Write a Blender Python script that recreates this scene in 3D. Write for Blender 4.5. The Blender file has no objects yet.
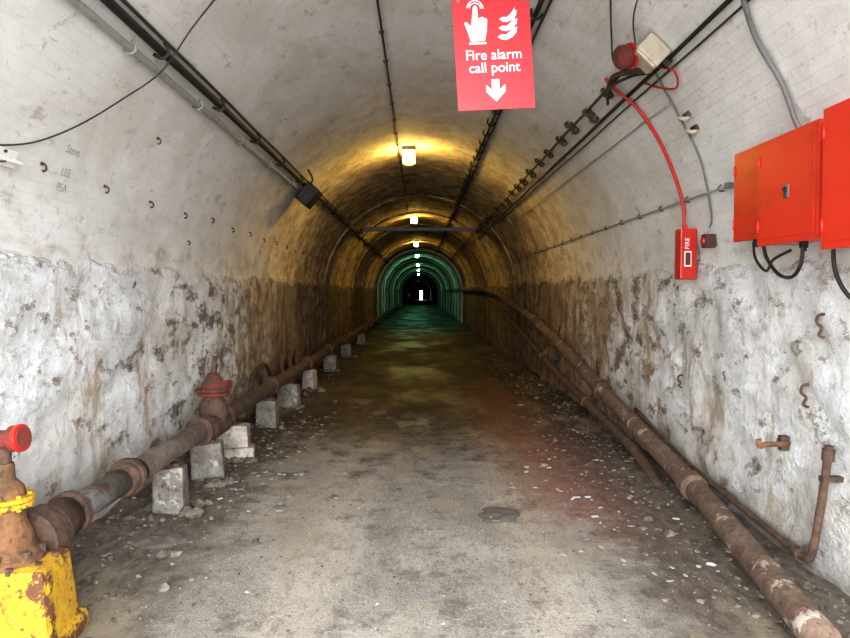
import bpy, bmesh, math, random
from mathutils import Vector, Matrix, noise as mn
random.seed(7)
S=bpy.context.scene
R=2.23; H0=1.6
# ------------------------------------------------------------------ materials
class NT:
    def __init__(s,name,rough=0.8,metal=0.0):
        s.m=bpy.data.materials.new(name); s.m.use_nodes=True
        s.t=s.m.node_tree; s.b=s.t.nodes['Principled BSDF']
        s.b.inputs['Roughness'].default_value=rough; s.b.inputs['Metallic'].default_value=metal
        g=s.t.nodes.new('ShaderNodeNewGeometry'); s.pos=g.outputs['Position']
        q=s.t.nodes.new('ShaderNodeSeparateXYZ'); s.l(s.pos,q.inputs[0]); s.x,s.y,s.z=q.outputs
    def l(s,a,b): s.t.links.new(a,b)
    def put(s,v,i):
        if hasattr(v,'is_linked'): s.l(v,i)
        elif isinstance(v,tuple): i.default_value=(*v,1.0) if len(v)==3 else v
        else: i.default_value=v
    def noise(s,scale,detail=5,rough=.6,st=(1,1,1),vec=None,dist=0):
        mp=s.t.nodes.new('ShaderNodeMapping'); mp.inputs['Scale'].default_value=st
        s.l(vec or s.pos,mp.inputs[0])
        n=s.t.nodes.new('ShaderNodeTexNoise'); s.l(mp.outputs[0],n.inputs['Vector'])
        n.inputs['Scale'].default_value=scale; n.inputs['Detail'].default_value=min(detail,6)
        n.inputs['Roughness'].default_value=rough; n.inputs['Distortion'].default_value=dist
        return n.outputs[0]
    def math(s,op,a,b=0.0):
        n=s.t.nodes.new('ShaderNodeMath'); n.operation=op; s.put(a,n.inputs[0]); s.put(b,n.inputs[1]); return n.outputs[0]
    def rng(s,v,a,b,c=0.0,d=1.0):
        n=s.t.nodes.new('ShaderNodeMapRange'); n.interpolation_type='SMOOTHSTEP' if a<b else 'LINEAR'
        s.put(v,n.inputs[0])
        for k,q in enumerate((a,b,c,d)): n.inputs[k+1].default_value=q
        return n.outputs[0]
    def mix(s,f,a,b):
        n=s.t.nodes.new('ShaderNodeMix'); n.data_type='RGBA'; s.put(f,n.inputs[0]); s.put(a,n.inputs[6]); s.put(b,n.inputs[7]); return n.outputs[2]
    def mul(s,a,b): return s.math('MULTIPLY',a,b)
    def add(s,a,b): return s.math('ADD',a,b)
    def col(s,c): s.put(c,s.b.inputs['Base Color'])
    def bump(s,h,strength=.5,dist=.02):
        n=s.t.nodes.new('ShaderNodeBump'); n.inputs['Strength'].default_value=strength; n.inputs['Distance'].default_value=dist
        s.l(h,n.inputs['Height']); s.l(n.outputs[0],s.b.inputs['Normal'])

def paint(name,c,rough=.5,dirt=.25,metal=0,dc=(.08,.05,.03),scale=14):
    n=NT(name,rough,metal); k=n.noise(scale,6,.65)
    n.col(n.mix(n.rng(k,.5,.75,0,dirt),c,dc)); n.bump(k,.15,.005); return n.m
def rust(name,a,b,c=None,cf=.6,scale=9):
    n=NT(name,.85); k=n.noise(scale,8,.7); k2=n.noise(scale*3.1,6,.7); k3=n.noise(scale*.6,8,.75)
    col=n.mix(n.rng(k,.38,.62),a,b); col=n.mix(n.rng(k2,.52,.68,0,.7),col,(.03,.018,.012))
    if c: col=n.mix(n.rng(k3,cf,cf+.05),col,c)
    n.col(col); n.bump(n.add(k,k2),.7,.010); return n.m

def wall_mat(name):
    n=NT(name,.8)
    uv=n.t.nodes.new('ShaderNodeUVMap').outputs[0]
    ST=(1,.55,1)
    n1=n.noise(.9,5,.6); n2=n.noise(5,6,.72,ST); n3=n.noise(26,4,.65,(1,.7,1)); n4=n.noise(2.2,6,.72,ST,dist=.4)
    st=n.noise(3.0,6,.7,(1,1,.3)); n5=n.noise(13,6,.8,ST,dist=.3)
    bm=n.rng(n.add(n.z,n.mul(n.math('SUBTRACT',n4,.5),.55)),1.74,1.80)
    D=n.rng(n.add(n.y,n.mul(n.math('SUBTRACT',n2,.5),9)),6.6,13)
    lo=n.mix(n.rng(n4,.38,.62),(.88,.90,.93),(.68,.69,.71))
    lo=n.mix(n.rng(n1,.46,.66,0,.45),lo,(.54,.46,.35))
    lo=n.mix(n.rng(n5,.50,.62,0,.6),lo,(.46,.44,.41))
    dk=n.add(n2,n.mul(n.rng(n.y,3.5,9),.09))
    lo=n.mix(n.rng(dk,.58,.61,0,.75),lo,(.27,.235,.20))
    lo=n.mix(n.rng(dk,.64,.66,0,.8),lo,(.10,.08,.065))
    lo=n.mix(n.mul(n.rng(n.z,1.95,1.5),n.rng(n.add(st,n.mul(n.rng(n.y,4,10),.14)),.54,.70,0,.8)),lo,(.34,.235,.13))
    lo=n.mix(n.rng(n.add(n.z,n.mul(n4,1.1)),1.2,.5,0,.85),lo,n.mix(n.rng(n2,.42,.6),(.36,.32,.27),(.15,.12,.095)))
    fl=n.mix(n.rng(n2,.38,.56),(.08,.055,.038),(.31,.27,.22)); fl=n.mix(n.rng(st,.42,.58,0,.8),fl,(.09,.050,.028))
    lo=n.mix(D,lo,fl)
    wob=n.t.nodes.new('ShaderNodeVectorMath'); wob.operation='ADD'
    cc=n.t.nodes.new('ShaderNodeCombineXYZ'); n.l(n.mul(n.math('SUBTRACT',n2,.5),.03),cc.inputs[0]); n.l(n.mul(n.math('SUBTRACT',n4,.5),.04),cc.inputs[1])
    n.l(uv,wob.inputs[0]); n.l(cc.outputs[0],wob.inputs[1])
    br=n.t.nodes.new('ShaderNodeTexBrick'); n.l(wob.outputs[0],br.inputs['Vector'])
    for k,v in {'Scale':1,'Brick Width':.215,'Row Height':.07,'Mortar Size':.004,'Mortar Smooth':1.0}.items(): br.inputs[k].default_value=v
    br.inputs['Color1'].default_value=(.82,.825,.83,1); br.inputs['Color2'].default_value=(.785,.79,.79,1); br.inputs['Mortar'].default_value=(.775,.775,.77,1)
    up=n.mix(n.rng(n4,.42,.64,0,.55),br.outputs[0],(.62,.61,.58))
    up=n.mix(n.rng(n1,.48,.68,0,.45),up,(.58,.55,.48))
    up=n.mix(n.rng(n5,.56,.66,0,.6),up,(.45,.42,.38))
    up=n.mix(n.rng(n2,.62,.66,0,.5),up,(.36,.33,.28))
    up=n.mix(n.mul(n.rng(n.z,2.4,1.7),n.rng(n2,.48,.62,0,.5)),up,(.44,.37,.28))
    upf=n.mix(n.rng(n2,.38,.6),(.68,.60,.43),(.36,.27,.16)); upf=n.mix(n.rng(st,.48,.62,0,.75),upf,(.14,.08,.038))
    brf=n.mix(n.math('SUBTRACT',1.0,br.outputs[1]),(.7,.7,.7),(1,1,1))
    mm=n.t.nodes.new('ShaderNodeMix'); mm.data_type='RGBA'; mm.blend_type='MULTIPLY'; mm.inputs[0].default_value=1
    n.l(upf,mm.inputs[6]); n.l(brf,mm.inputs[7])
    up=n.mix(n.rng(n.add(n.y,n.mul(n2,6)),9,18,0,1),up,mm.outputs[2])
    allc=n.mix(bm,lo,up)
    n.col(n.mix(n.rng(n.y,33,36,0,.72),allc,(.035,.035,.03)))  # deep walls painted darker: shade between the pale ribs, put into the colour
    hl=n.add(n.mul(n2,1.6),n.mul(n3,.5)); hl=n.add(hl,n.mul(n5,.8))
    hu=n.add(n.mul(n.math('SUBTRACT',1.0,br.outputs[1]),.055),n.add(n.mul(n3,.14),n.mul(n5,.28)))
    hh=n.t.nodes.new('ShaderNodeMix'); hh.data_type='FLOAT'; n.l(bm,hh.inputs[0]); n.l(hl,hh.inputs[2]); n.l(hu,hh.inputs[3])
    n.bump(hh.outputs[0],.8,.03); return n.m

def floor_mat():
    n=NT('floor_dirty_concrete',.9)
    n1=n.noise(.8,5,.6,(1,.5,1)); n2=n.noise(4,6,.78); n3=n.noise(40,5,.8); n4=n.noise(1.6,6,.7,(1,.4,1),dist=.6); n5=n.noise(100,3,.7)
    n6=n.noise(9,6,.8,(1.6,.6,1),dist=.5)
    ax=n.math('ABSOLUTE',n.add(n.x,.05))
    base=n.mix(n.rng(n4,.38,.62),(.25,.225,.20),(.40,.37,.335))
    for c,w in ((-.62,.36),(.66,.28)):
        d=n.math('ABSOLUTE',n.math('SUBTRACT',n.add(n.x,n.mul(n.math('SUBTRACT',n1,.5),.7)),c))
        base=n.mix(n.rng(d,w,w*.3,0,.5),base,(.52,.46,.38))
    base=n.mix(n.rng(n6,.50,.64,0,.55),base,(.14,.12,.10))
    base=n.mix(n.rng(n3,.51,.64,0,.6),base,(.12,.10,.085)); base=n.mix(n.rng(n5,.54,.62,0,.6),base,(.64,.62,.58))
    base=n.mix(n.rng(n.add(n2,n.mul(n1,.4)),.70,.86,0,.6),base,(.085,.070,.058))
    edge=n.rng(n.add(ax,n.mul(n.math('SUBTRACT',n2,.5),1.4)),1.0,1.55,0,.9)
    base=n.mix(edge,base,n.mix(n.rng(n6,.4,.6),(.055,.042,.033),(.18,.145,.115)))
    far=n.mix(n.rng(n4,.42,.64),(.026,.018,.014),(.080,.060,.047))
    far=n.mix(n.rng(n.y,20,33),far,(.010,.008,.007))  # near-black deep inside: painted darkness, keeps lamp light off the floor
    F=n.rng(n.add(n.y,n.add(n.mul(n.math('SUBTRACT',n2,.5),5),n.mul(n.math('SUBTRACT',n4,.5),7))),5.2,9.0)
    base=n.mix(F,base,far)  # wet dark floor further in, with the tunnel's gloom painted in too
    sed=n.mul(n.rng(n.noise(1.1,6,.65,(1.3,.5,1)),.52,.60),n.rng(n.y,13,8))
    base=n.mix(n.mul(sed,.55),base,(.36,.31,.23))
    rs=n.mul(n.rng(n.math('ABSOLUTE',n.math('SUBTRACT',n.x,1.15)),.65,.1),n.mul(n.rng(n.y,4,5.5),n.rng(n.y,14,7)))  # reddish glow on the right of the floor, painted into its colour
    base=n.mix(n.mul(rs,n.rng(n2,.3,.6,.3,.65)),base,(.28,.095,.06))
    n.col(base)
    n.l(n.mul(n.rng(n1,.35,.6,.5,1.0),n.rng(n.y,5,12,.95,.72)),n.b.inputs['Roughness'])
    n.bump(n.add(n.mul(n2,.9),n.add(n.mul(n3,.5),n.mul(n6,.5))),.9,.02); return n.m

def rib_mat():
    n=NT('brown_masonry_rib',.85); n2=n.noise(5,6,.72); st=n.noise(3,6,.7,(1,1,.3))
    up=n.mix(n.rng(n2,.38,.6),(.50,.43,.30),(.28,.21,.12)); up=n.mix(n.rng(st,.44,.58,0,.8),up,(.10,.06,.03))
    lo=n.mix(n.rng(n2,.38,.6),(.075,.05,.033),(.18,.14,.10))  # ribs turn darker brown towards the foot
    n.col(n.mix(n.rng(n.add(n.z,n.mul(n2,.5)),1.85,2.1),lo,up)); n.bump(n2,.8,.03); return n.m
M={}
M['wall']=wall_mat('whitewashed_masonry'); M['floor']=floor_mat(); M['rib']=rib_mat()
M['rust']=rust('rusty_iron',(.125,.070,.046),(.058,.036,.026))
M['rustor']=rust('orange_rust',(.20,.095,.04),(.095,.05,.028))
M['pipeL']=rust('rusty_grey_pipe',(.11,.088,.074),(.068,.047,.036),(.16,.078,.042),.55)
M['pipeG']=rust('grey_pipe_coating',(.20,.195,.19),(.13,.125,.12),(.10,.06,.042),.6)
M['pipeR']=rust('rusty_pipe_limed',(.18,.118,.086),(.10,.066,.048),(.40,.35,.30),.57)
M['yellow']=rust('chipped_yellow_paint',(.58,.35,.02),(.46,.25,.02),(.12,.05,.022),.52)
M['redvalve']=rust('chipped_red_paint',(.20,.032,.022),(.11,.035,.025),(.075,.042,.032),.50)
M['conc']=rust('concrete_block',(.24,.225,.20),(.14,.12,.10),(.34,.32,.29),.58,7)
M['concw']=rust('white_brick_block',(.46,.43,.39),(.28,.23,.19),(.28,.11,.065),.56,6)
M['red']=paint('red_enamel',(.50,.022,.013),.35,.25)
M['orange']=paint('orange_red_enamel',(.62,.034,.017),.35,.35,dc=(.22,.03,.015),scale=5)
M['signred']=paint('sign_red',(.45,.014,.026),.4,.05)
M['white']=paint('white_plastic',(.85,.85,.83),.5,.1)
M['cream']=paint('cream_plastic',(.46,.41,.32),.5,.5)
M['black']=paint('black_rubber',(.015,.014,.013),.6,.3,dc=(.06,.05,.04))
M['dark']=paint('dark_cable',(.045,.04,.035),.7,.5,dc=(.10,.08,.06))
M['grey']=paint('grey_conduit',(.34,.34,.33),.5,.6,dc=(.12,.09,.07))
M['redcable']=paint('red_cable',(.50,.018,.013),.45,.1)
M['steel']=paint('dirty_steel',(.16,.16,.165),.5,.5)
M['ring']=paint('steel_rib_paint',(.50,.54,.47),.7,.4)
M['ink']=paint('graffiti_ink',(.40,.40,.41),.9,.1)
M['rub']=rust('rubble_stone',(.20,.17,.145),(.09,.075,.06),(.40,.38,.35),.62,12)
M['litter']=paint('litter_paper',(.66,.66,.64),.8,.5,dc=(.2,.16,.12))
M['rag']=paint('wet_rag',(.14,.13,.12),.7,.6)
def emit(name,c,s):
    n=NT(name,.4); n.col(c); n.put(c,n.b.inputs['Emission Color']); n.b.inputs['Emission Strength'].default_value=s; return n.m
M['lampw']=emit('warm_lamp_glass',(1,.62,.12),120)
M['lampg']=emit('green_lamp_glass',(.30,1,.52),130)
# ------------------------------------------------------------------ builder
class B:
    def __init__(s): s.bm=bmesh.new(); s.ms=[]
    def mi(s,k):
        if k not in s.ms: s.ms.append(k)
        return s.ms.index(k)
    def _fin(s,verts,k,smooth=False):
        i=s.mi(k); fs=set()
        for v in verts:
            for f in v.link_faces: fs.add(f)
        for f in fs: f.material_index=i; f.smooth=smooth
    def box(s,c,size,k,rot=None,bev=.006,taper=None,rough=0):
        r=bmesh.ops.create_cube(s.bm,size=1); vs=r['verts']
        for v in vs:
            f=taper if (taper and v.co.z>0) else 1
            v.co=Vector((v.co.x*size[0]*f,v.co.y*size[1]*f,v.co.z*size[2]))
            if rough: v.co+=Vector([random.uniform(-rough,rough) for _ in range(3)])
        es=list({e for v in vs for e in v.link_edges})
        if bev: 
            q=bmesh.ops.bevel(s.bm,geom=es+vs,offset=bev,segments=2,affect='EDGES',profile=.6); vs=list({v for v in q['verts']}|{v for v in vs if v.is_valid})
        m=Matrix.Translation(c)
        if rot is not None: m=m@(rot.to_4x4() if not isinstance(rot,tuple) else (Matrix.Rotation(rot[2],4,'Z')@Matrix.Rotation(rot[1],4,'Y')@Matrix.Rotation(rot[0],4,'X')))
        for v in vs: v.co=m@v.co
        s._fin(vs,k)
    def tube(s,pts,r,k,seg=12,smooth=True,res=6,caps=True):
        P=[Vector(p) for p in pts]; rad=r if isinstance(r,(list,tuple)) else [r]*len(P)
        if smooth and len(P)>2:
            Q=[];RR=[]
            for i in range(len(P)-1):
                a=P[max(i-1,0)];b=P[i];c=P[i+1];d=P[min(i+2,len(P)-1)]
                for j in range(res):
                    t=j/res
                    Q.append(.5*((2*b)+(c-a)*t+(2*a-5*b+4*c-d)*t*t+(-a+3*b-3*c+d)*t**3)); RR.append(rad[i]*(1-t)+rad[i+1]*t)
            Q.append(P[-1]);RR.append(rad[-1]); P=Q;rad=RR
        rings=[];up=None
        for i,p in enumerate(P):
            a=P[max(i-1,0)];b=P[min(i+1,len(P)-1)]
            if (b-a).length<1e-7: b=p+Vector((0,1e-3,0)); a=p
            t=(b-a).normalized()
            if up is None: up=Vector((0,0,1)) if abs(t.z)<.9 else Vector((1,0,0))
            u=(up-t*up.dot(t)).normalized(); w=t.cross(u); up=u
            rings.append([s.bm.verts.new(p+(u*math.cos(2*math.pi*j/seg)+w*math.sin(2*math.pi*j/seg))*rad[i]) for j in range(seg)])
        i0=s.mi(k)
        for a,b in zip(rings,rings[1:]):
            for j in range(seg):
                f=s.bm.faces.new((a[j],b[j],b[(j+1)%seg],a[(j+1)%seg])); f.material_index=i0; f.smooth=True
        if caps:
            for rg,fl in ((rings[0],False),(rings[-1],True)):
                f=s.bm.faces.new(rg if not fl else rg[::-1]); f.material_index=i0
    def prof(s,p0,axis,prof,k,seg=20):
        a=Vector(axis).normalized(); p0=Vector(p0)
        u=(Vector((0,0,1)) if abs(a.z)<.9 else Vector((1,0,0))); u=(u-a*u.dot(a)).normalized(); w=a.cross(u); i0=s.mi(k)
        rings=[[s.bm.verts.new(p0+a*d+(u*math.cos(2*math.pi*j/seg)+w*math.sin(2*math.pi*j/seg))*r) for j in range(seg)] for d,r in prof]
        for q,t in zip(rings,rings[1:]):
            for j in range(seg):
                f=s.bm.faces.new((q[j],t[j],t[(j+1)%seg],q[(j+1)%seg])); f.material_index=i0
        s.bm.faces.new(rings[0]).material_index=i0; s.bm.faces.new(rings[-1][::-1]).material_index=i0
    def bolts(s,c,axis,rr,n,r,h,k):
        a=Vector(axis).normalized(); u=(Vector((0,0,1)) if abs(a.z)<.9 else Vector((1,0,0))); u=(u-a*u.dot(a)).normalized(); w=a.cross(u)
        for j in range(n):
            t=2*math.pi*j/n+.3; s.prof(Vector(c)+(u*math.cos(t)+w*math.sin(t))*rr-a*h/2,a,[(0,r),(h,r)],k,6)
    def flange(s,c,axis,R_,th,k):
        a=Vector(axis).normalized(); c=Vector(c)
        for o in (-1,1): s.prof(c+a*(o*th*.56)-a*th*.5,a,[(0,R_*.97),(.004,R_),(th-.004,R_),(th,R_*.97)],k,24)
        s.bolts(c,a,R_*.82,8,R_*.09,th*3.2,k)
    def ico(s,c,sc,k,jit=0,sub=1):
        r=bmesh.ops.create_icosphere(s.bm,subdivisions=sub,radius=1); rz=Matrix.Rotation(random.random()*6,4,'Z')
        for v in r['verts']:
            q=v.co*(1+random.uniform(-jit,jit)); q=Vector((q.x*sc[0],q.y*sc[1],q.z*sc[2])); v.co=Vector(c)+rz@q
        s._fin(r['verts'],k)
    def poly(s,pts,k,mat,z0=0,th=.003):
        i0=s.mi(k); a=[s.bm.verts.new(mat@Vector((p[0],p[1],z0+th))) for p in pts]
        f=s.bm.faces.new(a); f.material_index=i0
        bmesh.ops.triangulate(s.bm,faces=[f])
    def text(s,body,size,mat,k,align='CENTER',space=1.0,off=0.0,line=.85):
        cu=bpy.data.curves.new('t','FONT'); cu.body=body; cu.size=size; cu.align_x=align; cu.extrude=.001; cu.space_character=space; cu.offset=off; cu.space_line=line
        ob=bpy.data.objects.new('t',cu); bpy.context.collection.objects.link(ob)
        dg=bpy.context.evaluated_depsgraph_get(); me=bpy.data.meshes.new_from_object(ob.evaluated_get(dg))
        i0=s.mi(k); vs=[s.bm.verts.new(mat@v.co) for v in me.vertices]
        for p in me.polygons:
            try: s.bm.faces.new([vs[i] for i in p.vertices]).material_index=i0
            except ValueError: pass
        bpy.data.objects.remove(ob); bpy.data.meshes.remove(me); bpy.data.curves.remove(cu)
    def done(s,name):
        me=bpy.data.meshes.new(name); s.bm.to_mesh(me); s.bm.free()
        for k in s.ms: me.materials.append(M[k])
        ob=bpy.data.objects.new(name,me); bpy.context.collection.objects.link(ob); return ob
def A(th,y,off=0.0):
    t=math.radians(th); return Vector((math.cos(t)*(R-off),y,H0+math.sin(t)*(R-off)))
def AN(th): t=math.radians(th); return Vector((-math.cos(t),0,-math.sin(t)))
def Afr(th,y,off,right=True):
    n=AN(th); xd=Vector((0,-1,0)) if right else Vector((0,1,0)); yd=n.cross(xd)
    m=Matrix((xd,yd,n)).transposed().to_4x4(); m.translation=A(th,y,off); return m
# ------------------------------------------------------------------ tunnel shell
ys=[-1.0]
while ys[-1]<150:
    y=ys[-1]; ys.append(y+(.06 if y<12 else .2 if y<30 else 1.0))
Yend=ys[-1]
def disp(y,arc):
    lowf=1-min(max((arc-1.72-.12*mn.noise(Vector((y*1.1,0,3))))/.10,0),1)
    p=Vector((y*.6,arc,0)); d=.0
    d+=lowf*(.036*(mn.noise(p*2.2)+.3)+.024*mn.noise(p*5.5)+.012*mn.noise(p*13)+.014)
    d+=(1-lowf)*(.014*mn.noise(p*.9)+.005*mn.noise(p*6))
    return d
HALF=math.pi*R/2
def prof_pt(side,arc,y):
    d=disp(y+(0 if side>0 else 40),arc)
    if arc<=H0: return Vector((side*(R-d),y,arc))
    t=(arc-H0)/R
    b=1.0 if t<1.2 else max(0,(math.pi/2-t)/(math.pi/2-1.2))
    return Vector((side*math.cos(t)*(R-d*b),y,H0+math.sin(t)*(R-d*b)))
def grid(name,cols,fn,uvf,mat):
    me=bpy.data.meshes.new(name); nc=len(cols); vs=[fn(c,y) for y in ys for c in cols]
    fs=[(i*nc+j,i*nc+j+1,(i+1)*nc+j+1,(i+1)*nc+j) for i in range(len(ys)-1) for j in range(nc-1)]
    me.from_pydata([tuple(v) for v in vs],[],fs); uv=me.uv_layers.new(name='UVMap')
    for l in me.loops:
        i,j=divmod(l.vertex_index,nc); uv.data[l.index].uv=uvf(cols[j],ys[i])
    for p in me.polygons: p.use_smooth=True
    me.materials.append(mat); ob=bpy.data.objects.new(name,me); bpy.context.collection.objects.link(ob); return ob
low=[-.1+i*(H0+.1)/36 for i in range(37)]
for nm,sd in (('wall_left',-1),('wall_right',1)):
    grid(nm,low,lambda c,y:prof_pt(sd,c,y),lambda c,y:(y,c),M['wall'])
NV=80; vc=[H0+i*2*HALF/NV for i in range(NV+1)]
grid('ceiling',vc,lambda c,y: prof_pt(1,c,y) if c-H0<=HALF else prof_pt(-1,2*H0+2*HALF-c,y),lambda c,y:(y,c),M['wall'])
fx=[-2.3+i*4.6/50 for i in range(51)]
def fz(x,y):
    e=max(0,(abs(x)-1.75))/.5
    return .014*mn.noise(Vector((x*1.1,y*.8,0)))+.006*mn.noise(Vector((x*4,y*4,1)))+.05*min(e,1)*(1+mn.noise(Vector((x*3,y*3,5))))
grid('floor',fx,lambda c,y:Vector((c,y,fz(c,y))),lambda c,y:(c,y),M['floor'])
b=B(); i0=b.mi('conc'); inn=[];out=[]
pp=[(R,0),(R,.8)]+[(math.cos(math.pi*i/24)*R,H0+math.sin(math.pi*i/24)*R) for i in range(25)]+[(-R,.8),(-R,0)]
for x,z in pp:
    inn.append(b.bm.verts.new((x*1.0,-1.0,z))); k=6/max(abs(x),(z-0)*.9 if z>H0 else 0,.01); k=max(k,1)
    out.append(b.bm.verts.new((x*k,-1.0,min(z*k,7) if z>H0 else z)))
for j in range(len(pp)-1): b.bm.faces.new((inn[j],inn[j+1],out[j+1],out[j])).material_index=i0
b.done('wall_front')
b=B(); i0=b.mi('rub'); v=[b.bm.verts.new(p) for p in ((-25,-40,-.02),(25,-40,-.02),(25,-1,-.02),(-25,-1,-.02))]; b.bm.faces.new(v).material_index=i0; b.done('ground')
b=B(); i0=b.mi('rust')
def q(x0,x1,z0,z1):
    v=[b.bm.verts.new(p) for p in ((x0,Yend-1,z0),(x1,Yend-1,z0),(x1,Yend-1,z1),(x0,Yend-1,z1))]; b.bm.faces.new(v).material_index=i0
q(-2.4,-.0,-.1,4);q(.5,2.4,-.1,4);q(-.0,.5,1.9,4); b.done('wall_back')
def ribs(name,yl,w,dep,k,n=40):
    b=B(); i0=b.mi(k)
    for y in yl:
        def ring(dd,yy):
            o=[]
            for zz in (-.05,.8): o.append((R-dd,yy,zz))
            for i in range(n+1):
                t=math.pi*i/n; o.append(((R-dd)*math.cos(t),yy,H0+(R-dd)*math.sin(t)))
            for zz in (.8,-.05): o.append((-(R-dd),yy,zz))
            return [b.bm.verts.new(p) for p in o]
        A_=[ring(-.02,y),ring(dep,y),ring(dep,y+w),ring(-.02,y+w)]
        for p_,q_ in zip(A_,A_[1:]):
            for j in range(len(p_)-1): b.bm.faces.new((p_[j],p_[j+1],q_[j+1],q_[j])).material_index=i0
    return b.done(name)
ribs('masonry_ribs',[16.2,19.6,23.,26.6,30,33.2],.8,.035,'rib')
ribs('steel_arch_ribs',[36,39.2,42.6,46.4,51,56.5,63,71,80],1.1,.10,'ring')
# ------------------------------------------------------------------ left pipe
XP,ZP=-1.85,.43
b=B()
b.tube([(XP,3.35,ZP),(XP,4.35,ZP)],.080,'pipeG',20,False)
b.tube([(XP,4.42,ZP),(XP,6.0,ZP),(XP,9,ZP),(XP,14,ZP),(XP,20,ZP+.02),(XP,70,ZP+.05)],.080,'pipeL',20,False)
b.tube([(XP,3.35,ZP),(XP,3.62,ZP)],.105,'rust',20,False); b.tube([(XP,4.28,ZP),(XP,4.5,ZP)],.10,'rust',20,False)
for y in (3.66,4.4,5.85,6.55): b.flange((XP,y,ZP),(0,1,0),.120,.024,'rust')
for y in [8.6+2.7*i for i in range(20)]: b.prof((XP,y,ZP+.01),(0,1,0),[(0,.09),(.02,.112),(.10,.112),(.12,.09)],'rust',20)
b.done('water_pipe')
b=B(); y=6.25
b.prof((XP,y,ZP+.02),(0,0,1),[(0,.12),(.08,.125),(.15,.115),(.22,.09),(.25,.095)],'rust',20)
b.prof((XP,y,ZP-.02),(0,1,0),[(-.24,.105),(-.2,.115),(.2,.115),(.24,.105)],'rust',20)
b.flange((XP,y,ZP+.28),(0,0,1),.14,.03,'redvalve')
b.prof((XP,y,ZP+.31),(0,0,1),[(0,.11),(.05,.10),(.09,.07),(.13,.05),(.14,.03)],'redvalve',16)
b.box((XP+.01,y,ZP+.49),(.05,.05,.09),'rust',(0,.2,0),bev=.008); b.tube([(XP,y,ZP+.42),(XP+.015,y,ZP+.60)],.022,'rust',8,False)
b.prof((XP+.08,y-.02,ZP+.34),(1,-.3,0),[(0,.04),(.05,.04),(.055,.05),(.075,.05)],'redvalve',12)
b.done('fire_hydrant_valve')
sup=[(5.1,.22,.22,'conc'),(5.95,.28,.18,'conc'),(6.72,.34,.24,'concw'),(8.3,.25,.28,'conc'),(9.7,.30,.18,'conc'),(11.5,.21,.2,'concw'),(14.2,.26,.2,'conc'),(17.2,.26,.2,'conc'),(21.5,.26,.2,'conc')]
for y,w,d,k in sup:
    b=B(); h=.345
    b.box((XP+.03,y,h/2-.02),(w,d,h),k,(random.uniform(-.04,.04),random.uniform(-.03,.03),random.uniform(-.3,.3)),.022,taper=.93,rough=.012)
    if k=='concw' and y<8:
        b.box((XP+.10,y-.04,.06),(w*.95,d*1.05,.13),k,(0,0,.15),.015,rough=.01)
    for _ in range(12): 
        s_=random.uniform(.02,.055); b.ico((XP+random.uniform(-.2,.28),y+random.uniform(-.3,.12),.02),(s_*1.3,s_,s_*.8),'rub',.3)
    b.box((XP,y,h-.02),(.2,.1,.05),'rust',None,.01)
    b.done('concrete_pipe_support')
# yellow gate valve
b=B(); vx,vy=-1.83,3.1
b.box((vx+.03,vy,.20),(.42,.40,.42),'yellow',(0,0,.12),.045,taper=.82)
b.box((vx+.03,vy,.04),(.46,.44,.10),'yellow',(0,0,.12),.03)
b.bolts((vx+.03,vy,.405),(0,0,1),.15,8,.016,.03,'rust')
b.prof((vx,vy+.12,ZP),(0,1,0),[(0,.15),(.09,.15),(.10,.12),(.2,.11)],'rust',24); b.flange((vx,vy+.28,ZP),(0,1,0),.135,.03,'rust')
b.prof((vx-.02,vy,.38),(0,0,1),[(0,.17),(.05,.16),(.09,.12),(.15,.11),(.2,.085),(.30,.08)],'rustor',20)
b.bolts((vx-.02,vy,.44),(0,0,1),.145,8,.016,.05,'rust')
b.flange((vx-.02,vy,.67),(0,0,1),.12,.022,'yellow')
b.prof((vx-.02,vy,.68),(0,0,1),[(0,.09),(.05,.08),(.09,.045),(.16,.04)],'rustor',16)
b.tube([(vx-.02,vy,.8),(vx-.02,vy,.93)],.03,'rust',10,False)
b.prof((vx-.16,vy,.93),(1,-.1,.12),[(0,.06),(.05,.065),(.12,.05),(.13,.042),(.19,.042),(.195,.058),(.225,.058),(.23,.04)],'redvalve',18)
b.prof((vx+.058,vy-.022,.956),(1,-.1,.12),[(0,.060),(.012,.062),(.022,.060)],'red',18); b.prof((vx+.08,vy-.024,.958),(1,-.1,.12),[(0,.050),(.006,.050)],'redvalve',14)
b.prof((vx-.12,vy,.84),(1,0,0),[(0,.045),(.04,.05),(.09,.04)],'rustor',12)
b.tube([(vx-.2,vy,.84),(vx-.02,vy,.84)],.028,'rustor',10,False)
b.done('gate_valve')
b=B()
for k,(y,h) in enumerate(((10.2,.62),(10.8,.66),(11.4,.6))):
    b.tube([(-2.18,y+.5,.25),(-2.1,y+.4,h-.05),(-2.03,y+.1,h),(-1.96,y-.3,h-.12),(-1.9,y-.5,.46)],.035,'rust',10)
b.tube([(-2.12,8.6,.05),(-2.1,8.7,.5),(-2.1,8.9,.58),(-2.12,9.6,.6),(-2.14,10.1,.3)],.028,'rust',10)
b.done('bent_branch_pipes')
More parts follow.
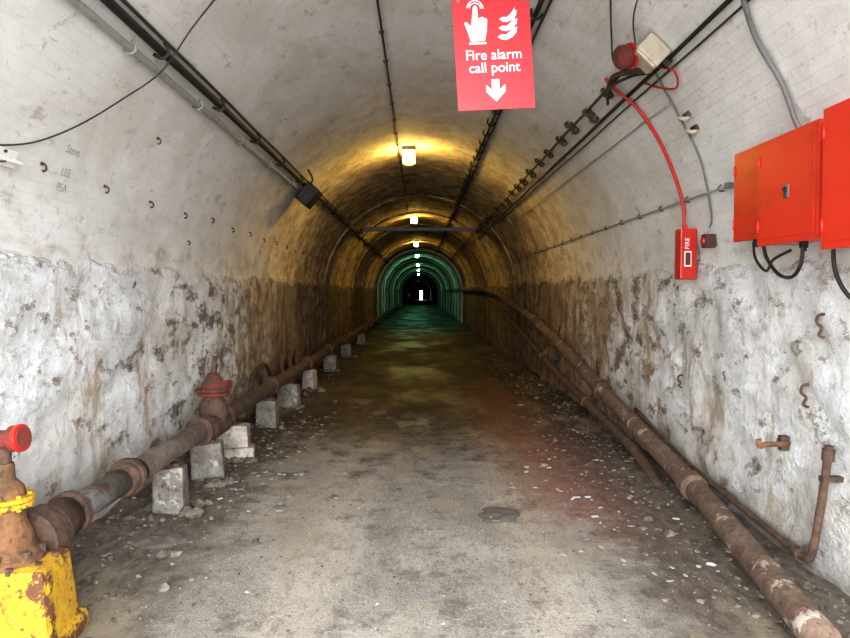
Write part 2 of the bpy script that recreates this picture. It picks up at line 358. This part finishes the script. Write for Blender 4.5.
# ------------------------------------------------------------------ right pipes
b=B()
mp=[(1.74,2.95,.09),(1.90,4.1,.12),(2.02,5.3,.19),(2.04,7.8,.50),(2.05,9.6,.75),(2.06,12,1.04),(2.08,16,1.35),(2.08,20.5,1.62),(2.08,30,1.7),(2.08,60,1.75)]
b.tube(mp,.080,'pipeR',20)
for i in (3,5,6): 
    d=(Vector(mp[i+1])-Vector(mp[i-1])).normalized(); b.prof(Vector(mp[i])-d*.06,d,[(0,.085),(.015,.105),(.105,.105),(.12,.085)],'rust',20)
d=(Vector(mp[2])-Vector(mp[1])).normalized(); b.prof(Vector(mp[2])-d*.3,d,[(0,.085),(.015,.10),(.16,.10),(.18,.085)],'pipeR',20)
b.done('drain_pipe')
b=B()
b.tube([(1.97,5.65,-.02),(1.98,6.2,.11),(1.96,6.9,.21),(1.97,10,.44),(1.98,12.7,.72),(2.0,16,1.05),(2.02,20,1.38)],.050,'rust',16)
for p in ((1.965,8.2,.31),(1.975,11.2,.565)): b.prof(p,(0,.99,.1),[(-.04,.055),(-.03,.07),(.05,.07),(.06,.055)],'rust',16)
b.done('drain_pipe')
b=B()
b.tube([(2.17,7.0,.42),(2.14,5.6,.24),(2.11,4.4,.18),(2.10,3.85,.15)],.020,'rust',10)
b.tube([(2.10,3.85,.15),(2.105,3.76,.15),(2.11,3.70,.2),(2.12,3.64,.5),(2.13,3.60,.80)],.022,'rust',10)
b.prof((2.10,3.80,.15),(0,1,.0),[(0,.032),(.06,.032)],'rust',12); b.prof((2.13,3.61,.72),(0,-.1,1),[(0,.032),(.06,.032)],'rust',12)
b.box((2.16,3.62,.62),(.12,.05,.03),'rust')
b.done('thin_wall_pipe')
b=B()
for y,z in ((8.6,.62),(11.0,.93),(13.5,1.17),(17,1.41),(21,1.63),(25,1.66)):
    b.box((2.13,y,z-.10),(.22,.06,.03),'rust'); b.box((2.2,y,z-.02),(.03,.08,.3),'rust'); b.box((2.0,y,z-.06),(.02,.05,.08),'rust')
b.box((2.13,11.2,.62),(.16,.3,.2),'rust',None,.02); b.prof((2.05,11.2,.62),(-1,0,0),[(0,.07),(.04,.07),(.05,.04),(.08,.04)],'rustor',12)
b.done('pipe_brackets')
# ------------------------------------------------------------------ wall hooks
def hook(b,th,y,k,s=1.0,right=True):
    m=Afr(th,y,0.0,right)
    P=[(0,.03,-.02),(0,.03,.04),(0,-.01,.065),(0,-.04,.05),(0,-.035,.03)]
    b.tube([m@(Vector(p)*s) for p in P],.011*s,k,8); b.prof(m@Vector((0,.03*s,-.01)),AN(th),[(0,.022*s),(.02,.018*s)],k,10)
b=B()
for i in range(22): hook(b,161.5+random.uniform(-.6,.6),3.95+.79*i,'rust',.55,False)
hook(b,150,5.2,'rust',.5,False); hook(b,168,6.6,'rust',.45,False)
b.done('wall_hooks')
def wallhook(b,x,y,z,k,s=1.):
    sg=1 if x>0 else -1
    b.tube([(x,y,z+.08*s),(x-sg*.05*s,y,z+.07*s),(x-sg*.07*s,y-.01,z+.02*s),(x-sg*.04*s,y-.02,z-.02*s),(x-sg*.06*s,y-.02,z-.07*s),(x-sg*.02*s,y-.02,z-.09*s)],.011*s,k,8)
b=B()
for x,y,z,s in ((2.2,3.78,1.42,.75),(2.2,3.92,1.02,.75),(2.19,5.8,.86,.6),(2.2,5.0,1.0,.35)): wallhook(b,x,y,z,'rust',s)
b.done('wall_hooks')
b=B()
b.tube([(2.19,4.22,.70),(2.19,4.12,.70),(2.12,4.10,.70),(2.04,4.09,.70),(2.01,4.09,.69),(2.0,4.09,.73)],.016,'rustor',10); b.box((2.17,4.13,.7),(.05,.05,.09),'rust')
b.done('angle_bracket')
b=B()
for z in (2.83,2.74):
    th=math.degrees(math.asin((z-H0)/R)); m=Afr(th,4.9,0)
    b.tube([m@Vector(p) for p in ((-.05,0,-.02),(-.04,0,.04),(0,.01,.055),(.03,-.015,.04),(.04,-.01,-.02))],.015,'cream',10); b.box(m@Vector((0,0,.01)),(.03,.11,.04),'rust',None,.008)
b.done('cable_cleats')
b=B() 
m=Afr(162,3.55,0,False); b.box(m@Vector((0,0,.02)),(.04,.22,.09),'white',(0,.3,0),.008); b.box(m@Vector((.03,-.01,.05)),(.03,.2,.02),'white',None,.004); b.bolts(m@Vector((0,0,.045)),(1,0,0),.03,3,.008,.03,'rust'); b.done('wall_bracket')
# ------------------------------------------------------------------ cables and conduits
def run(b,th,y0,y1,r,k,step=.8,wob=.006,off=None,dth=0,seg=8):
    pts=[];y=y0
    while y<y1: pts.append(A(th+random.uniform(-wob,wob)*40*.5+dth*(y-y0),y,(off if off else r+.012))); y+=step if y<20 else step*4
    pts.append(A(th,y1,off if off else r+.012)); b.tube(pts,r,k,seg,True,2)
def clips(b,th,y0,y1,st,r,k):
    y=y0
    while y<y1:
        m=Afr(th,y,0); b.tube([m@Vector(p) for p in ((0,-r*1.7,-.01),(0,-r*1.25,r*1.6),(0,0,r*2.3),(0,r*1.25,r*1.6),(0,r*1.7,-.01))],r*.38,k,6,True,2); y+=st
b=B(); run(b,98.4,2.0,90,.010,'dark'); clips(b,98.4,3,40,.75,.013,'rust'); b.done('ceiling_cable')
b=B(); run(b,67.3,2.2,90,.020,'black'); run(b,65.8,2.2,40,.011,'dark'); clips(b,67.3,3,45,.55,.028,'black'); b.done('ceiling_cable')
b=B(); run(b,139.9,2.0,9.8,.022,'grey',wob=0); clips(b,139.9,2.9,9.6,1.25,.024,'grey'); b.done('conduit')
b=B(); run(b,137.0,2.0,90,.026,'black',wob=.003); run(b,135.5,2.0,60,.011,'dark'); clips(b,137.0,3.2,50,1.25,.030,'dark'); b.done('power_cable')
b=B(); run(b,43.2,3.0,90,.014,'black'); run(b,41.6,3.0,50,.007,'dark'); b.done('power_cable')
b=B(); run(b,19,4.75,60,.009,'grey',wob=.002); clips(b,19,4.9,40,.6,.013,'rust'); b.box(A(19,4.75,.02),(.05,.05,.04),'steel'); b.done('conduit')
b=B(); run(b,37,5.0,60,.006,'grey',wob=.003); b.done('signal_cable')
b=B()
y=5.7; 
for i in range(38):
    th=46.5+random.uniform(-.8,.8); m=Afr(th,y,0); s=random.uniform(.6,.95)
    b.box(m@Vector((0,0,.015)),(.05,.05,.03),'rust',None,.008)
    for o in (-.05,.05): b.tube([m@(Vector(p)*s) for p in ((0,o,-.01),(0.01,o-.025,.04),(0,o,.075),(-.01,o+.03,.06),(0,o+.02,.03))],.020*s,'rust',8,True,3)
    b.box(m@Vector((0,0,.045)),(.03,.06,.03),'rust',None,.008); y+=(.66 if i<20 else 1.2)*random.uniform(.85,1.15)
run(b,47.3,4.8,60,.012,'dark',off=.05); b.done('cable_hangers')
b=B(); b.tube([A(123.5,4.4,.01),A(131,4.5,.03),A(139.5,4.5,.08),A(147,4.35,.06),A(154,4.07,.05),A(159,3.75,.03),A(161.5,3.4,.01)],.005,'dark',8); b.done('hanging_wire')
b=B(); b.tube([A(49,5.5,.03),A(46.6,5.48,.05),A(40,5.46,.03),A(32.9,5.5,.02),A(25,5.55,.02),A(18,5.58,.03),(2.10,5.58,2.1)],.013,'redcable',10); b.tube([A(47,4.7,.12),A(44,4.75,.05),A(41,4.6,.04),A(38.5,4.75,.03),A(41,5.0,.02),A(43.2,5.1,.02)],.007,'redcable',8); b.done('fire_alarm_cable')
b=B(); b.tube([A(44.6,4.8,.03),A(41,4.9,.02),A(33,5.0,.015),A(25,5.03,.015),A(15,5.15,.015),A(12.6,5.22,.02)],.008,'steel',8); b.done('signal_cable')
b=B(); b.tube([A(62,3.9,.02),A(58.5,4.3,.03),A(53,4.9,.03),A(49.5,5.2,.03),A(46,5.1,.04)],.006,'dark',8); b.tube([A(55,3.9,.02),A(52.5,4.4,.05),A(49,4.75,.03)],.005,'dark',8)
b.tube([A(46,5.7,.05),A(48,5.3,.08),A(46.5,5.0,.09),A(44,4.75,.09)],.02,'rust',8); b.tube([A(45,5.8,.05),A(47,5.4,.10),A(45.5,5.05,.07),A(43.5,4.8,.07)],.012,'dark',8); b.done('signal_cable')
b=B(); b.tube([A(47,3.4,.02),A(43,3.55,.03),A(37,3.7,.03),A(30,3.72,.03),A(24,3.72,.05),(2.02,3.7,2.44),(2.02,3.7,2.38)],.014,'steel',10); b.done('conduit')
# ------------------------------------------------------------------ red boxes
def cabinet(name,x0,x1,y0,y1,z0,z1,lock=True,k='orange'):
    b=B(); cx,cy,cz=(x0+x1)/2,(y0+y1)/2,(z0+z1)/2
    b.box((cx+.02,cy,cz),(x1-x0-.03,y1-y0,z1-z0),k,None,.008)
    b.box((x0+.012,cy,cz),(.024,y1-y0+.016,z1-z0+.016),k,None,.006)
    b.box((x0-.001,cy,cz),(.004,y1-y0-.05,z1-z0-.05),k,None,.001)
    if lock:
        yy=cy-.02; b.box((x0-.006,yy,cz-.02),(.008,.045,.07),'steel',None,.003); b.prof((x0-.008,yy,cz-.01),(-1,0,0),[(0,.014),(.012,.012)],'black',12); b.box((x0-.012,yy,cz-.04),(.012,.012,.03),'black',None,.003)
    for zz in (z0+.1,z1-.1): b.tube([(x0-.004,y1-.01,zz-.03),(x0-.004,y1-.01,zz+.03)],.008,k,8,False)
    for zz in (z0+.06,z1-.06): b.box((x1+.02,cy,zz),(.12,.04,.03),'steel')
    b.prof((cx,cy,z0),(0,0,-1),[(0,.022),(.03,.022),(.035,.014),(.05,.014)],'black',10)
    return b.done(name)
cabinet('red_control_cabinet',1.97,2.08,4.02,4.40,1.92,2.45,False,'orange')
cabinet('red_control_cabinet',1.88,2.08,3.32,3.90,1.86,2.41)
cabinet('red_control_cabinet',1.83,2.05,2.72,3.19,1.80,2.42)
b=B()
b.tube([(2.0,4.2,1.9),(1.99,4.15,1.8),(1.98,4.0,1.72),(1.97,3.9,1.78),(1.96,3.7,1.82)],.008,'black',8)
b.tube([(1.97,4.02,1.9),(1.98,4.0,1.8),(2.0,3.9,1.70),(1.98,3.72,1.68),(1.96,3.6,1.74),(1.96,3.58,1.84)],.010,'black',8)
b.tube([(1.95,3.3,1.83),(1.95,3.28,1.7),(1.97,3.2,1.58),(2.05,3.1,1.5)],.010,'black',8)
b.done('cabinet_cables')
b=B(); b.box((2.11,5.56,1.90),(.13,.13,.40),'red',None,.01); b.box((2.10,5.492,1.90),(.10,.006,.34),'red',None,.002)
b.text('FIRE',.05,Matrix(((0,-1,0,2.11),(0,0,-1,5.486),(1,0,0,1.98),(0,0,0,1))),'white'); b.box((2.10,5.487,1.86),(.055,.004,.12),'white',None,.001); b.box((2.10,5.485,1.86),(.04,.004,.10),'redvalve',None,.001)
b.prof((2.1,5.56,2.10),(0,0,1),[(0,.022),(.03,.02)],'red',10); b.box((2.18,5.56,1.9),(.08,.08,.1),'steel'); b.done('fire_alarm_call_point')
b=B(); b.box((2.15,5.22,1.98),(.08,.09,.10),'redvalve',None,.008); b.prof((2.11,5.22,1.98),(-1,0,0),[(0,.03),(.012,.026)],'red',14); b.prof((2.13,5.22,2.03),(0,0,1),[(0,.018),(.03,.014)],'grey',10); b.box((2.2,5.22,1.98),(.07,.06,.07),'steel'); b.done('junction_box')
b=B(); m=Afr(46.5,4.62,0); rot=m.to_3x3()
b.box(m@Vector((.03,-.02,.08)),(.17,.18,.14),'cream',rot,.015); b.box(m@Vector((.03,-.02,.15)),(.15,.16,.03),'cream',rot,.01)
c0=m@Vector((-.02,.05,.14)); ax=Vector((-.95,-.25,-.25)).normalized()
b.prof(c0,ax,[(0,.055),(.05,.062),(.055,.075),(.10,.078),(.12,.065),(.135,.03)],'redvalve',22)
b.prof(c0+ax*.02,ax,[(0,.082),(.015,.082)],'red',22)
b.box(m@Vector((.03,-.13,.05)),(.05,.06,.06),'black',rot,.008)
b.done('alarm_sounder')
b=B(); m=Afr(139,9.9,0,False); rot=m.to_3x3()
b.box(m@Vector((0,0,.17)),(.42,.3,.2),'black',rot,.02); b.box(m@Vector((-.22,0,.17)),(.03,.26,.16),'dark',rot,.01); b.box(m@Vector((0,0,.04)),(.1,.1,.1),'steel',rot,.01)
b.tube([m@Vector((-.1,.1,.1)),m@Vector((-.2,.2,.1)),m@Vector((-.5,.25,.04))],.014,'dark',8)
b.done('floodlight')
# ------------------------------------------------------------------ hanging sign
b=B(); W,HH=.405,.58
sm=Matrix.Translation((.382,3.68,2.838))@Matrix.Rotation(math.radians(-3.6),4,'Y')@Matrix.Rotation(math.radians(3),4,'Z')@Matrix(((1,0,0,0),(0,0,-1,0),(0,1,0,0),(0,0,0,1)))
b.box(sm@Vector((0,0,0)),(W,.006,HH),'signred',(sm@Matrix.Rotation(-math.pi/2,4,'X')).to_3x3(),.002)
b.text('Fire alarm\ncall point',.073,sm@Matrix.Translation((0,-.032,.0045)),'white',off=.0004,line=.9)
b.poly([(-.02,-.135),(.02,-.135),(.02,-.19),(.05,-.162),(.05,-.20),(0,-.25),(-.05,-.20),(-.05,-.162),(-.02,-.19)],'white',sm,.0045)
ox,oy=-.075,.062
def T(pts,s=.92): return [(ox+(p[0]-ox)*s,oy+(p[1]-oy)*s) for p in pts]
b.poly(T([(ox-.045,oy),(ox+.035,oy),(ox+.05,oy+.06),(ox+.055,oy+.12),(ox+.025,oy+.135),(ox+.004,oy+.125),(ox+.002,oy+.19),(ox-.01,oy+.2),(ox-.022,oy+.19),(ox-.024,oy+.10),(ox-.04,oy+.085),(ox-.065,oy+.11),(ox-.075,oy+.10),(ox-.058,oy+.05)]),'white',sm,.0045)
for i in range(3): b.poly(T([(ox+.004+.017*i,oy+.07),(ox+.008+.017*i,oy+.07),(ox+.008+.017*i,oy+.125),(ox+.004+.017*i,oy+.125)]),'signred',sm,.006)
b.poly([(ox-.05,oy-.016),(ox+.04,oy-.016),(ox+.04,oy-.006),(ox-.05,oy-.006)],'white',sm,.0045)
for rr in (.032,.045): 
    a=[(ox-.010+rr*math.cos(t*.3),oy+.165+rr*math.sin(t*.3)) for t in range(0,11)]; c=[(ox-.010+(rr-.005)*math.cos(t*.3),oy+.165+(rr-.005)*math.sin(t*.3)) for t in range(10,-1,-1)]
    b.poly(a+c,'white',sm,.0045)
def flame(x,y,s):
    L=[(0,0),(.02,.012),(.045,.01),(.07,.03),(.095,.065),(.09,.04),(.105,.05),(.10,.02),(.075,-.005),(.045,-.018),(.02,-.014)]
    b.poly([(x+p[0]*s,y+p[1]*s) for p in L],'white',sm,.0045)
flame(.025,.08,1.0);flame(.033,.125,.95);flame(.038,.17,.9)
for xx in (-.17,.17):
    p=sm@Vector((xx,HH/2-.02,-.004)); b.tube([p,p+Vector((0,.0,.12)),(p.x,p.y,H0+math.sqrt(R*R-p.x**2)+.01)],.004,'steel',6,False); b.bolts(p,(0,1,0),.0,1,.01,.02,'steel')
b.done('fire_alarm_sign')
b=B()
for t,z in (('Steve',2.42),('LEE',2.29),('PEA',2.20)):
    th=180-math.degrees(math.asin((z-H0)/R)); mm=Afr(th,4.2,.014,False); b.text(t,.07,mm,'ink')
b.done('wall_graffiti')
b=B(); b.box((0,18.4,3.24),(3.12,.12,.10),'steel',None,.01)
for sx in (-1,1): b.box((sx*1.52,18.4,3.24),(.06,.26,.22),'rust')
b.done('steel_crossbar')
for i,y in enumerate([10.9,20.3,30.6,40.9,54.5,68,84]):
    b=B(); g='lampw' if i<3 else 'lampg'; x=-.17
    b.box((x,y,3.79),(.20,.34,.07),'steel',None,.015); b.box((x,y,3.69),(.17,.30,.14 if i>2 else .17),g,None,.03)
    for o in (-.11,0,.11): b.tube([(x-.095,y+o,3.77),(x-.095,y+o,3.60),(x-.06,y+o,3.58),(x+.06,y+o,3.58),(x+.095,y+o,3.60),(x+.095,y+o,3.77)],.004,'steel',6,False)
    b.done('bulkhead_light')
# ------------------------------------------------------------------ rubble, litter, rag
b=B()
for i in range(1700):
    sd=random.choice((-1,1)); x=sd*(2.15-abs(random.gauss(0,.45 if sd<0 else .36))); y=3+random.expovariate(.16)
    if y>40: continue
    s=random.uniform(.004,.017)*(2.2 if random.random()<.08 else 1); b.ico((x,y,fz(x,y)+s*.3),(s*random.uniform(.8,1.6),s*random.uniform(.8,1.6),s*.7),'rub',.35)
for i in range(900):
    x=random.uniform(-1.8,1.8); y=random.uniform(3,9); s=random.uniform(.003,.009); b.ico((x,y,fz(x,y)+s*.3),(s,s,s*.7),'rub',.3)
b.done('rubble')
b=B()
for i in range(260):
    u=random.random()
    if u<.45: x=random.gauss(-1.4,.2); y=random.uniform(5,9)
    elif u<.85: x=random.gauss(1.35,.3); y=random.uniform(3.8,7)
    else: x=random.uniform(-1.3,1.3); y=random.uniform(3.2,7)
    s=random.uniform(.005,.034)*(.5 if u>=.85 else 1); a=random.random()*6; z=fz(x,y)+.008
    m=Matrix.Translation((x,y,z))@Matrix.Rotation(a,4,'Z')@Matrix.Rotation(random.uniform(-.25,.25),4,'X')
    b.poly([(-s,-s*random.uniform(.2,.5)),(0,-s*.6),(s,-s*random.uniform(.1,.4)),(s*.8,s*random.uniform(.2,.6)),(-s*.7,s*.4)],'litter',m)
b.done('litter')
def blob(name,cx,cy,rx,ry,k,h=.02):
    b=B(); i0=b.mi(k); n=36; rs=8; ctr=b.bm.verts.new((cx,cy,fz(cx,cy)+h)); prev=None
    for j in range(1,rs+1):
        ring=[]
        for i in range(n):
            t=2*math.pi*i/n; q=j/rs; w=1+.3*mn.noise(Vector((math.cos(t)*1.6,math.sin(t)*1.6,cx)))+.12*mn.noise(Vector((math.cos(t)*5,math.sin(t)*5,cx)))
            x=cx+rx*q*w*math.cos(t); y=cy+ry*q*w*math.sin(t)
            z=fz(x,y)+(h*(1-q**3)+.02*mn.noise(Vector((x*14,y*14,2)))*(1-q*.6) if j<rs else -.004)+.003
            ring.append(b.bm.verts.new((x,y,z)))
        for i in range(n):
            if prev: f=b.bm.faces.new((prev[i],ring[i],ring[(i+1)%n],prev[(i+1)%n]))
            else: f=b.bm.faces.new((ctr,ring[i],ring[(i+1)%n]))
            f.material_index=i0; f.smooth=True
        prev=ring
    b.done(name)
blob('wet_rag',-1.66,4.45,.20,.13,'rag',.02)
blob('dark_floor_patch',.58,4.95,.15,.20,'rag',.010)  # dark patch on the floor, built as a thin raised blob
# ------------------------------------------------------------------ world, camera
w=bpy.data.worlds.new('World'); S.world=w; w.use_nodes=True; nt=w.node_tree; bg=nt.nodes['Background']
bg.inputs[0].default_value=(.94,.98,1,1); bg.inputs[1].default_value=13.5
al=bpy.data.lights.new('daylight_portal','AREA'); al.shape='RECTANGLE'; al.size=4.6; al.size_y=4.0; al.cycles.is_portal=True
ao=bpy.data.objects.new('daylight_portal',al); ao.location=(0,-1.02,2.0); ao.rotation_euler=(math.radians(90),0,0); bpy.context.collection.objects.link(ao)
sl=bpy.data.lights.new('low_sky_sun','SUN'); sl.energy=3.0; sl.angle=math.radians(60); sl.color=(.96,.99,1)
so=bpy.data.objects.new('low_sky_sun',sl); so.rotation_euler=(math.radians(80),0,math.radians(2)); so.location=(0,-8,6); bpy.context.collection.objects.link(so)
cam=bpy.data.cameras.new('camera'); cam.sensor_width=36; cam.lens=36*700/850; cam.clip_start=.05; cam.clip_end=500
co=bpy.data.objects.new('camera',cam); co.location=(0,0,1.6)
co.rotation_euler=(math.radians(90)-math.atan(27/700),0,-math.atan(5/700)); bpy.context.collection.objects.link(co); S.camera=co
S.view_settings.view_transform='Standard'; S.view_settings.exposure=.15
try: S.view_settings.look='Medium High Contrast'
except Exception as e: print('look',e)
